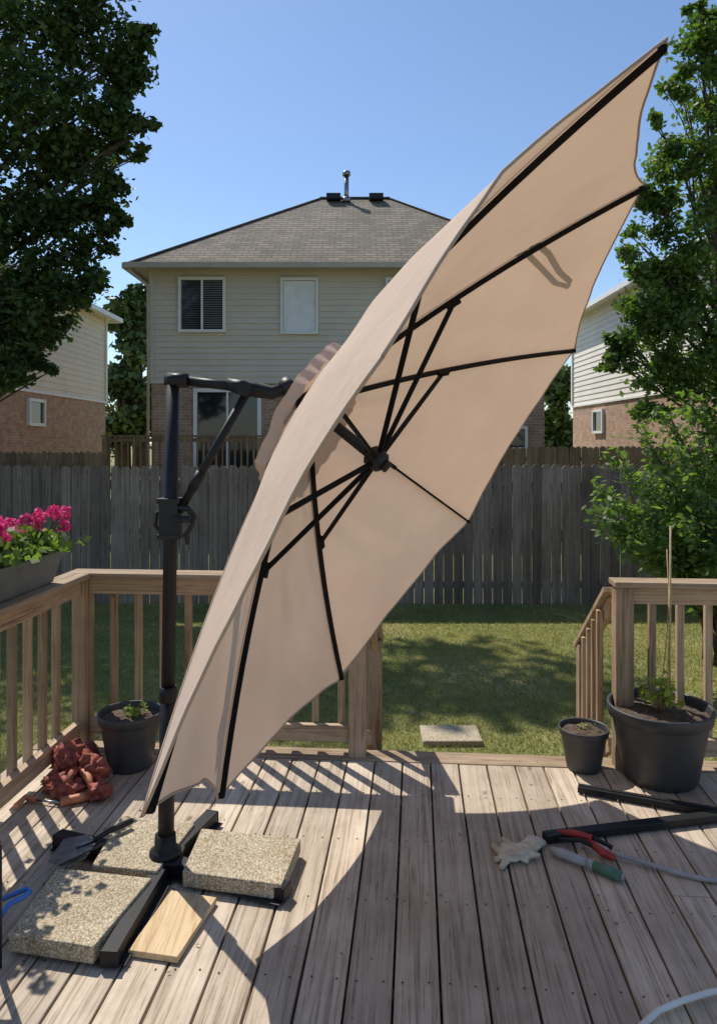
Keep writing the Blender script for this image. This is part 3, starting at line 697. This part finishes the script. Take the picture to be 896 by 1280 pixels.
b.tube([g(650,1070,.02),g(664,1062,.02),g(670,1055,.018)],[.045,.04,.045],0,14,flat=.35)
b.obj('work_glove',['glove'])
n=150
P=np.stack([rng.uniform(-1.45,2.6,n),rng.uniform(2.0,3.95,n),np.full(n,.006)],1)
A=rng.normal(size=(n,3));A[:,2]*=.15;A/=np.linalg.norm(A,axis=1)[:,None];C=rng.normal(size=(n,3))*.25+[0,0,1];Bv=np.cross(A,C);Bv/=np.linalg.norm(Bv,axis=1)[:,None];s=.4+.9*rng.random((n,1))**2
leafmesh('fallen_leaves',P,A*.011*s,Bv*.005*s,'dry')
ch=empty('patio_chair');b=B()
for (x,y) in ((-1.158,2.38),(-1.158,2.02),(-1.45,2.38),(-1.45,2.02)): b.tube([(x,y,0),(x,y,.4)],.011,0,10)
b.tube([(-1.158,2.38,.39),(-1.158,2.0,.39),(-1.45,2.0,.39),(-1.45,2.38,.39),(-1.158,2.38,.39)],.012,0,10);b.box((-1.305,2.2,.4),(.3,.38,.02))
b.tube([(-1.45,2.38,.39),(-1.5,2.38,.8),(-1.5,2.02,.8),(-1.45,2.02,.39)],.011,0,10);b.obj('frame',['blackp'],ch)
b=B();b.tube([g(-4,1178,.07),g(12,1166,.1),g(30,1157,.1),g(38,1150,.1),g(34,1146,.1),g(20,1152,.1),g(4,1156,.09)],.009,0,8);b.tube([g(-20,1185,.08),g(4,1172,.085)],.011,0,8);b.obj('pruning_shears',['blue'])
# ---------------------------------------------------------------- world, sun, camera
w=bpy.data.worlds.new('World');sc.world=w;w.use_nodes=True;nt=w.node_tree
sk=nt.nodes.new('ShaderNodeTexSky');sk.sky_type='NISHITA';sk.sun_disc=False
sv=Vector((-.42,.57,1)).normalized()
sk.sun_elevation=math.asin(sv.z);sk.sun_rotation=math.atan2(sv.x,sv.y);sk.air_density=1.0;sk.dust_density=.3;sk.ozone_density=4.
nt.links.new(sk.outputs[0],nt.nodes['Background'].inputs[0]);nt.nodes['Background'].inputs[1].default_value=.15
L=bpy.data.lights.new('sun','SUN');L.energy=5.;L.angle=math.radians(.5);L.color=(1,.95,.86);o=bpy.data.objects.new('sun',L);sc.collection.objects.link(o)
o.rotation_euler=sv.to_track_quat('Z','Y').to_euler();o.location=(-4,6,12)
cam=bpy.data.cameras.new('camera');co=bpy.data.objects.new('camera',cam);sc.collection.objects.link(co);co.location=(0,0,H);co.rotation_euler=(math.radians(90),0,0)
cam.sensor_fit='VERTICAL';cam.sensor_height=36;cam.lens=F*36/1280;cam.shift_y=-90/1280;cam.clip_end=1000;cam.clip_start=.05
sc.camera=co
sc.view_settings.view_transform='Standard';sc.view_settings.look='None';sc.view_settings.exposure=0
